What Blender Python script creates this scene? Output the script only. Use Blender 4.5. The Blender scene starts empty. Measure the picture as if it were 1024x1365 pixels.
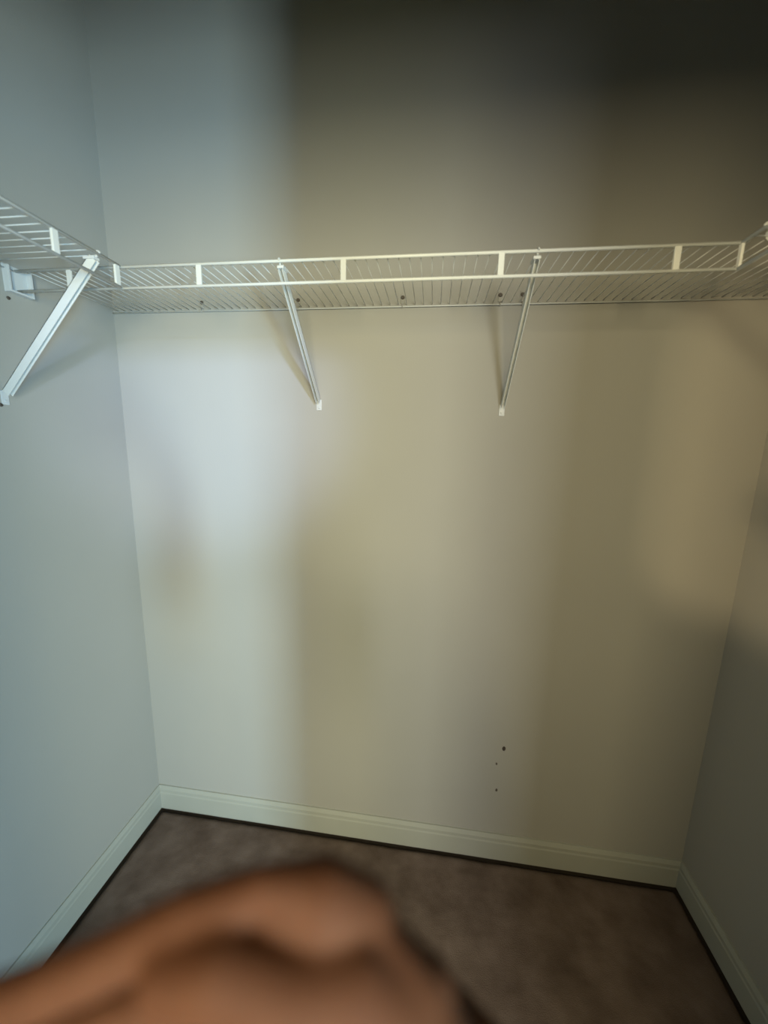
import bpy, bmesh, math, random
from mathutils import Vector, Matrix

# ------------------------------------------------------------------ camera
scn = bpy.context.scene
COL = scn.collection
F_PX = 496.6
cam_d = bpy.data.cameras.new('camera')
cam_d.sensor_fit = 'HORIZONTAL'
cam_d.sensor_width = 36.0
cam_d.lens = 36.0 * F_PX / 1024.0
cam_d.clip_start = 0.01
cam_d.dof.use_dof = True
cam_d.dof.focus_distance = 1.15
cam_d.dof.aperture_fstop = 2.0
cam = bpy.data.objects.new('camera', cam_d)
COL.objects.link(cam)
CR = Vector((0.99144445, 0.1284831, 0.02302175))
CU = Vector((-0.04507459, 0.17147742, 0.98415638))
CF = Vector((-0.12249975, 0.97677407, -0.17580166))
M = Matrix((CR, CU, -CF)).transposed().to_4x4()
M.translation = Vector((0, -1.22306, 1.54322))
cam.matrix_world = M
scn.camera = cam

# ------------------------------------------------------------------ world and light
world = bpy.data.worlds.new('world')
scn.world = world
world.use_nodes = True
world.node_tree.nodes['Background'].inputs[0].default_value = (0.80, 0.86, 0.80, 1)
world.node_tree.nodes['Background'].inputs[1].default_value = 0.004


def area(name, loc, target, sx, sy, color, power):
    l = bpy.data.lights.new(name, 'AREA')
    l.shape = 'RECTANGLE'; l.size = sx; l.size_y = sy
    l.color = color; l.energy = power
    o = bpy.data.objects.new(name, l)
    COL.objects.link(o)
    o.location = loc
    o.rotation_euler = (Vector(target) - Vector(loc)).to_track_quat('-Z', 'Y').to_euler()
    return o


# unseen fill lights added to the right beyond the doorway, imitating daylight
area('blue_area_fill', (1.75, -3, 1.15), (-0.1, 0, 1.4), 0.26, 0.7, (0.000, 0.455, 1.000), 52.8)
area('low_area_fill', (1.75, -3, 0.85), (-0.1, 0, 1.4), 0.2, 0.5, (0.849, 1.000, 0.943), 63.6)
area('wide_area_fill', (1.1, -3, 1.45), (-0.1, 0, 1.4), 0.5, 1.2, (1.000, 0.931, 0.172), 17.4)
area('near_area_fill', (0.8, -3, 1.5), (-0.1, 0, 1.4), 0.5, 0.9, (0.960, 1.000, 0.960), 45.0)
# unseen warm fill light added behind the camera
area('warm_area_fill', (0.1, -2.3, 1.85), (-0.1, 0, 1.4), 0.5, 0.5, (1.000, 0.841, 0.492), 25.2)
# two unseen spots added to brighten wall patches, one cool, one warm
for nm, loc, d, deg, blend, colr, en in (
        ('cool_fill_spot', (1.2, -3.0, 2.25), (-1.96, 3.0, -0.66), 17.0, 1.0, (0.45, 0.60, 1.0), 380),
        ('warm_fill_spot', (-1.84, -3.0, 1.3), (2.92, 3.0, 0.27), 16.4, 0.25, (1.0, 0.76, 0.42), 185)):
    sl = bpy.data.lights.new(nm, 'SPOT')
    sl.energy = en; sl.color = colr
    sl.spot_size = math.radians(deg); sl.spot_blend = blend; sl.shadow_soft_size = 0.08
    so = bpy.data.objects.new(nm, sl)
    COL.objects.link(so)
    so.location = loc
    so.rotation_euler = Vector(d).to_track_quat('-Z', 'Y').to_euler()

vs = scn.view_settings
vs.view_transform = 'Standard'
vs.look = 'None'
vs.exposure = 0.0
vs.gamma = 1.0
vs.use_curve_mapping = False


# ------------------------------------------------------------------ materials
def mat(name, color, rough=0.6, bump=0.0, bscale=200.0, var=0.0, vscale=5.0, spec=0.3, detail=3.0, color2=None):
    m = bpy.data.materials.new(name)
    m.use_nodes = True
    nt = m.node_tree
    b = nt.nodes['Principled BSDF']
    b.inputs['Roughness'].default_value = rough
    b.inputs['Specular IOR Level'].default_value = spec
    b.inputs['Base Color'].default_value = (*color, 1)
    tc = nt.nodes.new('ShaderNodeTexCoord')
    if var > 0 or color2:
        n = nt.nodes.new('ShaderNodeTexNoise')
        n.inputs['Scale'].default_value = vscale
        n.inputs['Detail'].default_value = detail
        nt.links.new(tc.outputs['Object'], n.inputs['Vector'])
        r = nt.nodes.new('ShaderNodeValToRGB')
        c2 = color2 if color2 else tuple(c * (1 - var) for c in color)
        r.color_ramp.elements[0].position = 0.3
        r.color_ramp.elements[1].position = 0.7
        r.color_ramp.elements[0].color = (*c2, 1)
        r.color_ramp.elements[1].color = (*color, 1)
        nt.links.new(n.outputs['Fac'], r.inputs['Fac'])
        nt.links.new(r.outputs['Color'], b.inputs['Base Color'])
    if bump > 0:
        n2 = nt.nodes.new('ShaderNodeTexNoise')
        n2.inputs['Scale'].default_value = bscale
        n2.inputs['Detail'].default_value = 2.0
        nt.links.new(tc.outputs['Object'], n2.inputs['Vector'])
        bp = nt.nodes.new('ShaderNodeBump')
        bp.inputs['Strength'].default_value = bump
        bp.inputs['Distance'].default_value = 0.002
        nt.links.new(n2.outputs['Fac'], bp.inputs['Height'])
        nt.links.new(bp.outputs['Normal'], b.inputs['Normal'])
    return m


M_WALL = mat("painted_drywall", (0.40, 0.395, 0.365), 0.85, 0.10, 160, 0.03, 3.0, 0.12)
M_CEIL = mat("ceiling_paint", (0.30, 0.295, 0.27), 0.95, 0.4, 120, 0.05, 3.0, 0.1)
M_TRIM = mat("painted_baseboard", (0.40, 0.41, 0.365), 0.55, 0.0, 100, 0.05, 8.0, 0.25)
M_CARPET = mat('taupe_carpet', (0.175, 0.132, 0.112), 1.0, 0.8, 420, 0.0, 9.0, 0.02, 6.0, (0.100, 0.072, 0.058))
M_STRIP = mat('dark_gap', (0.030, 0.022, 0.016), 0.9)
M_WIRE = mat("white_vinyl_coating", (0.68, 0.71, 0.70), 0.4, 0.0, 100, 0.03, 20, 0.3)
M_PLASTIC = mat("white_plastic", (0.60, 0.63, 0.64), 0.4, 0, 1, 0, 1, 0.3)
M_SCREW = mat('dull_screw', (0.10, 0.085, 0.07), 0.5, 0, 1, 0, 1, 0.4)
M_HOLE = mat('hole_dark', (0.07, 0.055, 0.045), 0.9)
M_SKIN = mat('shaded_skin', (0.078, 0.031, 0.0145), 0.75, 0.25, 900, 0.0, 40, 0.15, 4.0, (0.058, 0.020, 0.008))  # darker than real skin: shade from the unbuilt phone is put into the colour
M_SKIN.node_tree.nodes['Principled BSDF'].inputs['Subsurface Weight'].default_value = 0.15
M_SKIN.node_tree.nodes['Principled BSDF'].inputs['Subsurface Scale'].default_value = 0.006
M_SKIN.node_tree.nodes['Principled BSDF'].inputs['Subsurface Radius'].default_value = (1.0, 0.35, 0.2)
M_NAIL = mat('fingernail', (0.60, 0.36, 0.28), 0.3)


# ------------------------------------------------------------------ helpers
def obj(name, bm, m, parent=None, smooth=False):
    me = bpy.data.meshes.new(name)
    bm.normal_update()
    bm.to_mesh(me); bm.free()
    me.materials.append(m)
    if smooth:
        for p in me.polygons: p.use_smooth = True
    o = bpy.data.objects.new(name, me)
    COL.objects.link(o)
    if parent: o.parent = parent
    return o


def inst(src, parent, name=None):
    c = src.copy()
    COL.objects.link(c)
    c.parent = parent
    return c


def thing(name, label, cat, loc, group=None):
    o = bpy.data.objects.new(name, None)
    COL.objects.link(o)
    o.location = loc
    o.empty_display_size = 0.05
    o['label'] = label; o['category'] = cat
    if group: o['group'] = group
    return o


def struct(name, bm, m, parent=None):
    o = obj(name, bm, m, parent)
    if not parent: o['kind'] = 'structure'
    return o


def box(bm, lo, hi, bevel=0.0):
    lo = Vector(lo); hi = Vector(hi)
    r = bmesh.ops.create_cube(bm, size=1.0)
    vs_ = r['verts']
    for v in vs_:
        v.co = Vector((lo[i] + (v.co[i] + 0.5) * (hi[i] - lo[i]) for i in range(3)))
    if bevel > 0:
        es = list({e for v in vs_ for e in v.link_edges})
        bmesh.ops.bevel(bm, geom=es, offset=bevel, segments=2, affect='EDGES', profile=0.6)
    return bm


def tube(bm, pts, r, seg=10, closed_caps=True):
    pts = [Vector(p) for p in pts]
    rings = []
    n = len(pts)
    up = Vector((0, 0, 1))
    prev = None
    for i, p in enumerate(pts):
        a = pts[max(i - 1, 0)]; b = pts[min(i + 1, n - 1)]
        t = (b - a).normalized()
        if prev is None:
            x = t.cross(up if abs(t.z) < 0.9 else Vector((1, 0, 0))).normalized()
        else:
            x = (prev - t * prev.dot(t)).normalized()
        prev = x
        y = t.cross(x)
        rr = r[i] if isinstance(r, (list, tuple)) else r
        rings.append([bm.verts.new(p + (x * math.cos(k * 2 * math.pi / seg) + y * math.sin(k * 2 * math.pi / seg)) * rr) for k in range(seg)])
    for i in range(n - 1):
        for k in range(seg):
            bm.faces.new((rings[i][k], rings[i][(k + 1) % seg], rings[i + 1][(k + 1) % seg], rings[i + 1][k]))
    if closed_caps:
        bm.faces.new(list(reversed(rings[0]))); bm.faces.new(rings[-1])
    return bm


def NB(): return bmesh.new()


# ------------------------------------------------------------------ the closet
XL, XR = -1.087, 0.948
YF = -1.25           # front wall with the doorway
ZC = 2.95
HS = 1.961           # height of the shelf decks
SD = 0.305           # shelf depth
SR = 0.350           # depth of right shelf
LIP = 0.048
T = 0.10

struct('wall_back', box(NB(), (XL - T, 0, -0.1), (XR + T, T, ZC)), M_WALL)
struct('wall_left', box(NB(), (XL - T, YF, -0.1), (XL, 0, ZC)), M_WALL)
struct('wall_right', box(NB(), (XR, YF, -0.1), (XR + T, 0, ZC)), M_WALL)
struct('ceiling', box(NB(), (XL - T, YF - T, ZC), (XR + T, T, ZC + T)), M_CEIL)
# front wall with a doorway
DX0, DX1, DZ = -0.45, 0.49, 2.03
bm = NB()
box(bm, (XL - T, YF - T, -0.1), (DX0, YF, ZC))
box(bm, (DX1, YF - T, -0.1), (XR + T, YF, ZC))
box(bm, (DX0, YF - T, DZ), (DX1, YF, ZC))
struct('wall_front', bm, M_WALL)
bm = NB()
box(bm, (DX0 - 0.06, YF, 0.0), (DX0, YF + 0.014, DZ + 0.06), 0.003)
box(bm, (DX1, YF, 0.0), (DX1 + 0.06, YF + 0.014, DZ + 0.06), 0.003)
box(bm, (DX0, YF, DZ), (DX1, YF + 0.014, DZ + 0.06), 0.003)
struct('trim_1', bm, M_TRIM)

# carpet: a fine grid with a soft dip along its edges and slight unevenness
BT = 0.013           # baseboard thickness
random.seed(4)
bm = NB()
nx, ny = 150, 150
x0, x1, y0, y1 = XL + BT + 0.003, XR - BT - 0.003, YF - 0.1, -BT - 0.003
grid = []
from mathutils import noise
for j in range(ny + 1):
    row = []
    for i in range(nx + 1):
        def ease(t): return t
        x = x0 + (x1 - x0) * i / nx
        y = y0 + (y1 - y0) * j / ny
        e = min(x - x0, x1 - x, y1 - y)
        dip = -0.010 * max(0, 1 - e / 0.012)
        z = dip + 0.0018 * noise.noise(Vector((x * 6, y * 6, 0))) + 0.0022 * noise.noise(Vector((x * 45, y * 45, 3.1)))
        row.append(bm.verts.new((x, y, z)))
    grid.append(row)
for j in range(ny):
    for i in range(nx):
        bm.faces.new((grid[j][i], grid[j][i + 1], grid[j + 1][i + 1], grid[j + 1][i]))
r = bmesh.ops.extrude_face_region(bm, geom=list(bm.faces))
for v in [g for g in r['geom'] if isinstance(g, bmesh.types.BMVert)]:
    v.co.z = -0.05
bmesh.ops.recalc_face_normals(bm, faces=bm.faces)
fl = struct('floor', bm, M_CARPET)
for p in fl.data.polygons: p.use_smooth = True
# dark gap between carpet and boards
bm = NB()
box(bm, (XL, YF, -0.05), (XR, 0, -0.012))
struct('trim_2', bm, M_STRIP)


def baseboard(name, p0, p1, nrm):
    """board from p0 to p1, profile along nrm, raised a little over the floor"""
    hb = 0.110
    prof = [(0, 0.007), (BT, 0.007), (BT, 0.078), (BT - 0.002, 0.084), (BT - 0.002, 0.096), (BT - 0.008, hb), (0, hb)]
    bm = NB()
    p0 = Vector(p0); p1 = Vector(p1); n = Vector(nrm)
    d = (p1 - p0).normalized()
    ends = []
    for p, s in ((p0, 1), (p1, -1)):
        ends.append([bm.verts.new(p + n * a + Vector((0, 0, z)) + d * s * a * MIT[name][0 if s == 1 else 1]) for a, z in prof])
    k = len(prof)
    for i in range(k):
        bm.faces.new((ends[0][i], ends[0][(i + 1) % k], ends[1][(i + 1) % k], ends[1][i]))
    bm.faces.new(ends[0]); bm.faces.new(list(reversed(ends[1])))
    bmesh.ops.recalc_face_normals(bm, faces=bm.faces)
    struct(name, bm, M_TRIM)


MIT = {'baseboard_back': (1, 1), 'baseboard_left': (0, 1), 'baseboard_right': (0, 1)}
baseboard('baseboard_back', (XL, 0, 0), (XR, 0, 0), (0, -1, 0))
baseboard('baseboard_left', (XL, YF + 0.015, 0), (XL, 0, 0), (1, 0, 0))
baseboard('baseboard_right', (XR, YF + 0.015, 0), (XR, 0, 0), (-1, 0, 0))

# ------------------------------------------------------------------ wire shelves
RR = 0.0036          # rail radius
RW = 0.0012          # deck wire radius


def wire_shelf(label, loc, rotz, length, depth, struts, w0, w1, step=0.0254, strut_w=0.013, rail_len=None):
    """local frame: x along the wall, y = 0 at the wall, -y into the room, z = 0 deck height"""
    t = thing('wire_shelf', label, 'shelf', loc, 'white wire shelves around the closet')
    t.rotation_euler = (0, 0, rotz)
    rl = rail_len or length
    obj('front_rail', tube(NB(), [(0, -depth, 0), (rl, -depth, 0)], RR, 12), M_WIRE, t, True)
    obj('front_rail', tube(NB(), [(0, -depth, -LIP), (rl, -depth, -LIP)], RR, 12), M_WIRE, t, True)
    obj('back_rail', tube(NB(), [(0, -0.008, -0.003), (length, -0.008, -0.003)], 0.0018, 10), M_WIRE, t, True)
    first = None
    for s in struts:
        if first is None:
            bm = box(NB(), (-strut_w / 2, -0.0028, -LIP), (strut_w / 2, 0.0028, 0), 0.0012)
            first = obj('lip_strut', bm, M_WIRE, t); o = first
        else:
            o = inst(first, t)
        o.location = (s, -depth, 0)
    bm = tube(NB(), [(0, -0.006, 0), (0, -depth + RR * 0.4, 0.0), ], RW, 6)
    w = None
    x = w0
    while x <= w1:
        if w is None:
            w = obj('deck_wire', bm, M_WIRE, t, True); o = w
        else:
            o = inst(w, t)
        o.location = (x, 0, RR + RW * 0.3)
        x += step
    return t


def X(wx): return wx - XL


W = XR - XL
# back shelf spans the closet to the right shelf's corner
back_len = (XR - SR) - XL
wire_shelf('long white wire shelf running across the back wall', (XL + 0.004, 0, HS), 0, W - 0.008, SD,
           [X(v) - 0.004 for v in (-0.929, -0.578, -0.222, 0.129, 0.481)], 0.02, W - 0.02, rail_len=back_len - 0.006)
# left shelf: its local x runs from the back shelf towards the room; wall on the left
LL = 0.93
ls = wire_shelf('white wire shelf on the left wall, cut off by the left picture edge', (XL, -SD - LL, HS), math.pi / 2, LL - 0.009, SD,
                [LL - 0.012 - 0.004, LL - 0.169, LL - 0.520, LL - 0.871], 0.015, LL - 0.03, strut_w=0.014)
rs = wire_shelf('white wire shelf on the right wall, only its front corner in view', (XR, -SD, HS), -math.pi / 2, 0.935, SR,
                [0.003, 0.351, 0.702], 0.018, 0.92, strut_w=0.009)
rs.location = (XR, -SD + 0.001, HS)


# ------------------------------------------------------------------ braces
def brace(label, loc, rotz, reach, drop):
    """local: x sideways, wall at y=0, front rail at y=-reach, z = 0 at the rail; foot at z=-drop"""
    t = thing('shelf_brace', label, 'brace', loc, 'white support braces under the wire shelves')
    t.rotation_euler = (0, 0, rotz)
    a = Vector((0, -0.004, -drop)); b = Vector((0, -reach + 0.010, -0.010))
    d = (b - a).normalized(); nrm = Vector((0, d.z, -d.y))  # perpendicular, in the plane of the brace
    w, tk = 0.0105, 0.0014
    # U channel: a web plate and two flanges
    bm = NB()
    def slab(x0_, x1_, n0, n1, s0=0.0, s1=None):
        L = (b - a).length if s1 is None else s1
        vs8 = []
        for s in (s0, L):
            for xx in (x0_, x1_):
                for nn in (n0, n1):
                    vs8.append(bm.verts.new(a + d * s + Vector((xx, 0, 0)) + nrm * nn))
        idx = [(0, 1, 3, 2), (4, 6, 7, 5), (0, 4, 5, 1), (2, 3, 7, 6), (0, 2, 6, 4), (1, 5, 7, 3)]
        for f in idx: bm.faces.new([vs8[i] for i in f])
    h = 0.0055
    slab(-h, -h + tk, -w, w, 0.012)
    slab(h - tk, h, -w, w, 0.012)
    slab(-h, h, w - tk, w, 0.0)
    bmesh.ops.recalc_face_normals(bm, faces=bm.faces)
    obj('strut_channel', bm, M_WIRE, t)
    # hook that wraps the front rail
    bm = NB()
    pts = []
    for k in range(9):
        an = math.radians(-60 + k * 30)
        pts.append((0, -reach + math.cos(an) * 0.0052, math.sin(an) * 0.0052))
    tube(bm, [tuple(b)] + pts, 0.0022, 8)
    box(bm, (-0.008, -reach + 0.004, -0.013), (0.008, -reach + 0.032, -0.007), 0.001)
    obj('rail_hook', bm, M_PLASTIC, t, False)
    # foot plate on the wall, with its screw
    bm = NB()
    box(bm, (-0.0085, -0.0035, -drop - 0.020), (0.0085, 0.0, -drop + 0.014), 0.0012)
    ft = obj('foot_plate', bm, M_PLASTIC, t)
    bm = NB()
    bmesh.ops.create_cone(bm, cap_ends=True, segments=12, radius1=0.0042, radius2=0.0030, depth=0.0025,
                          matrix=Matrix.Translation((0, -0.0046, -drop - 0.011)) @ Matrix.Rotation(math.pi / 2, 4, 'X'))
    sc = obj('screw', bm, M_PLASTIC, ft)
    return t


brace('white shelf brace right of centre, with its small foot plate on the back wall', (0.205, 0, HS), 0, SD, 0.300)
brace('pale shelf brace left of centre on the back wall, lost in the bright light', (-0.375, 0, HS), 0, SD, 0.290)
brace('flat white shelf brace rising from the left wall to the left shelf front', (XL, -0.372, HS), math.pi / 2, SD, 0.318)
brace('white shelf brace top barely visible at the right edge under right shelf', (XR, -0.365, HS), -math.pi / 2, SR, 0.300)


# ------------------------------------------------------------------ end bracket on the left wall
t = thing('wall_end_bracket', 'white wall bracket holding the back shelf end on the left wall', 'bracket', (XL, -SD, HS - 0.025))
bm = NB()
box(bm, (0, -0.030, -0.032), (0.004, 0.030, 0.034), 0.0015)
obj('mounting_plate', bm, M_PLASTIC, t)
bm = NB()
box(bm, (0.004, -0.030, -0.032), (0.018, -0.024, 0.030), 0.001)
box(bm, (0.004, 0.024, -0.032), (0.018, 0.030, 0.030), 0.001)
box(bm, (0.004, -0.024, -0.032), (0.018, 0.024, -0.027), 0.001)
obj('rail_cradle', bm, M_PLASTIC, t)


# screws in the left wall
def dot(name, label, cat, loc, rot, r, m, group):
    bm = NB()
    bmesh.ops.create_cone(bm, cap_ends=True, segments=14, radius1=r, radius2=r * 0.7, depth=0.003,
                          matrix=Matrix.Rotation(math.pi / 2, 4, 'X'))
    o = obj(name, bm, m)
    # a shallow cross recess
    bm = NB()
    box(bm, (-r * 0.55, -0.0026, -r * 0.12), (r * 0.55, -0.0014, r * 0.12))
    box(bm, (-r * 0.12, -0.0026, -r * 0.55), (r * 0.12, -0.0014, r * 0.55))
    obj('cross_slot', bm, M_HOLE, o)
    o.location = loc
    o.rotation_euler = rot
    o['label'] = label; o['category'] = cat
    if group: o['group'] = group
    return o


dot('screw', 'dark screw in the left wall just below the white end bracket', 'screw', (XL + 0.0015, -0.328, 1.890), (0, 0, math.pi / 2), 0.0045, M_SCREW, 'dark screws in the walls')
dot('screw', 'dark screw in the left wall below the foot of the flat brace', 'screw', (XL + 0.0015, -0.382, 1.622), (0, 0, math.pi / 2), 0.0050, M_SCREW, 'dark screws in the walls')

# ------------------------------------------------------------------ wall clips for the rear rail
clips = [(-0.764, 'leftmost wall clip above the back shelf, faint in the bright light'),
         (-0.440, 'wall clip just right of the pale left brace'),
         (-0.111, 'wall clip midway between the two back wall braces'),
         (0.176, 'faint wall clip just left of the right brace'),
         (0.239, 'small dark wall clip right behind the top of the right brace')]
proto = None
for x, lab in clips:
    if proto is None:
        t = thing('wall_clip', lab, 'clip', (x, 0, HS), 'clips holding the back rail to the wall')
        bm = NB()
        box(bm, (-0.006, -0.004, 0.006), (0.006, 0.0, 0.034), 0.0015)
        pts = [(0, -0.002, 0.008)] + [(0, -0.008 + math.cos(a) * 0.0045, -0.003 + math.sin(a) * 0.0045) for a in [math.radians(60 + 30 * k) for k in range(7)]]
        tube(bm, pts, 0.0016, 6)
        body = obj('clip_body', bm, M_WALL, t)
        bm = NB()
        bmesh.ops.create_cone(bm, cap_ends=True, segments=12, radius1=0.0062, radius2=0.0045, depth=0.003,
                              matrix=Matrix.Translation((0, -0.0052, 0.024)) @ Matrix.Rotation(math.pi / 2, 4, 'X'))
        head = obj('screw_head', bm, M_SCREW, t)
        proto = t
    else:
        c = proto.copy(); COL.objects.link(c)
        c.location = (x, 0, HS); c['label'] = lab
        for ch in (body, head): inst(ch, c)

# nail holes low on the back wall
for (x, z, r, lab) in ((0.303, 0.476, 0.0075, 'dark wall anchor low on the back wall, the largest and topmost of three'),
                       (0.282, 0.410, 0.0040, 'faint small wall anchor just under the dark one, low back wall'),
                       (0.290, 0.299, 0.0052, 'small wall anchor nearest the baseboard on the back wall')):
    t = thing('wall_anchor', lab, 'anchor', (x, 0, z), 'old anchors low on the back wall')
    bm = NB()
    # a raised collar around a recess
    ring_o = [bm.verts.new((math.cos(a) * r * 0.8, -0.0005, math.sin(a) * r * 1.25)) for a in [k * math.pi / 8 for k in range(16)]]
    ring_m = [bm.verts.new((math.cos(a) * r * 0.66, -0.0016, math.sin(a) * r * 1.05)) for a in [k * math.pi / 8 for k in range(16)]]
    ring_i = [bm.verts.new((math.cos(a) * r * 0.42, -0.0002, math.sin(a) * r * 0.7)) for a in [k * math.pi / 8 for k in range(16)]]
    for A_, B_ in ((ring_o, ring_m), (ring_m, ring_i)):
        for k in range(16):
            bm.faces.new((A_[k], A_[(k + 1) % 16], B_[(k + 1) % 16], B_[k]))
    bm.faces.new(ring_i)
    obj('collar', bm, M_HOLE if r > 0.006 else M_SCREW, t)


# ------------------------------------------------------------------ the photographer's hand and forearm
HAND = {
    'index': [(-0.0178, -1.1215, 1.3804, 0.0125), (-0.0302, -1.1268, 1.394, 0.0118), (-0.048, -1.1317, 1.4015, 0.0068), (-0.0686, -1.1384, 1.3962, 0.008), (-0.0902, -1.1457, 1.3872, 0.008), (-0.1095, -1.1524, 1.3806, 0.0076), (-0.1257, -1.158, 1.3782, 0.0068)],
    'middle': [(0.0041, -1.1251, 1.3567, 0.0125), (-0.0174, -1.1221, 1.3541, 0.012), (-0.0522, -1.1266, 1.3531, 0.01), (-0.0772, -1.1359, 1.3588, 0.0092), (-0.1004, -1.1447, 1.3544, 0.0086), (-0.118, -1.1514, 1.3521, 0.008), (-0.1308, -1.1563, 1.3509, 0.007)],
    'ring': [(0.026, -1.1249, 1.3311, 0.012), (-0.0003, -1.1212, 1.3243, 0.0115), (-0.0361, -1.1259, 1.3234, 0.01), (-0.0633, -1.1345, 1.3284, 0.0092), (-0.0884, -1.1432, 1.3258, 0.0084), (-0.1057, -1.149, 1.3231, 0.0074)],
    'little': [(0.0423, -1.1256, 1.316, 0.0115), (0.0204, -1.1213, 1.298, 0.0105), (-0.0076, -1.124, 1.291, 0.0085), (-0.0318, -1.1315, 1.2893, 0.0076), (-0.0518, -1.1387, 1.2856, 0.007), (-0.0654, -1.1446, 1.2852, 0.0064)],
    'palm1': [(-0.0309, -1.1269, 1.3937, 0.0122), (-0.0174, -1.1232, 1.3709, 0.0135), (0.0046, -1.1199, 1.3397, 0.015), (0.0358, -1.1151, 1.2878, 0.02)],
    'palm2': [(-0.0174, -1.1221, 1.3541, 0.012), (0.0052, -1.1195, 1.3242, 0.014), (0.0426, -1.1144, 1.2756, 0.019)],
    'palm3': [(-0.0003, -1.1212, 1.3243, 0.0115), (0.0203, -1.1184, 1.3029, 0.013), (0.0525, -1.1128, 1.2663, 0.018)],
    'palm4': [(0.0204, -1.1213, 1.298, 0.0105), (0.0357, -1.118, 1.2827, 0.013), (0.0627, -1.1117, 1.2538, 0.017)],
    'web': [(-0.0174, -1.1232, 1.3709, 0.0125), (0.0003, -1.1219, 1.3086, 0.012)],
    'thumb': [(0.0282, -1.1241, 1.2998, 0.017), (0.0046, -1.1341, 1.3518, 0.0155), (-0.018, -1.1383, 1.3784, 0.0125), (-0.0346, -1.1445, 1.3835, 0.0108), (-0.055, -1.1468, 1.391, 0.0104), (-0.069, -1.1488, 1.3893, 0.0085)],
    'thumbweb': [(-0.0196, -1.1256, 1.3816, 0.011), (-0.0008, -1.1307, 1.363, 0.013), (0.0156, -1.1286, 1.3291, 0.015)],
    'arm': [(0.0422, -1.1146, 1.2804, 0.021), (0.0705, -1.1103, 1.239, 0.024)],
    'elbow': [(0.0705, -1.1103, 1.239, 0.024), (0.088, -1.120, 1.13, 0.031), (0.100, -1.15, 1.03, 0.037), (0.105, -1.19, 0.97, 0.040)],
}


def capsule_chain(bm, pts, seg=20):
    """tapered limbs: a swept tube with a round ball at every joint"""
    for i, (x, y, z, r) in enumerate(pts):
        bmesh.ops.create_uvsphere(bm, u_segments=seg, v_segments=12, radius=r, matrix=Matrix.Translation((x, y, z)))
    for a, b in zip(pts[:-1], pts[1:]):
        A_ = Vector(a[:3]); B_ = Vector(b[:3])
        tube(bm, [A_, B_], [a[3], b[3]], seg)


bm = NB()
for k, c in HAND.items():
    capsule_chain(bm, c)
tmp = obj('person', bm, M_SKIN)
rm = tmp.modifiers.new('r', 'REMESH'); rm.mode = 'VOXEL'; rm.voxel_size = 0.0013
sm = tmp.modifiers.new('s', 'SMOOTH'); sm.factor = 0.7; sm.iterations = 14
dg = bpy.context.evaluated_depsgraph_get()
me = bpy.data.meshes.new_from_object(tmp.evaluated_get(dg))
tmp.modifiers.clear()
tmp.data = me
for p in me.polygons: p.use_smooth = True
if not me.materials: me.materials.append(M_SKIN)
tmp['label'] = 'blurred bare hand of a person, curled fingers raised close to the lens'
tmp['category'] = 'person'
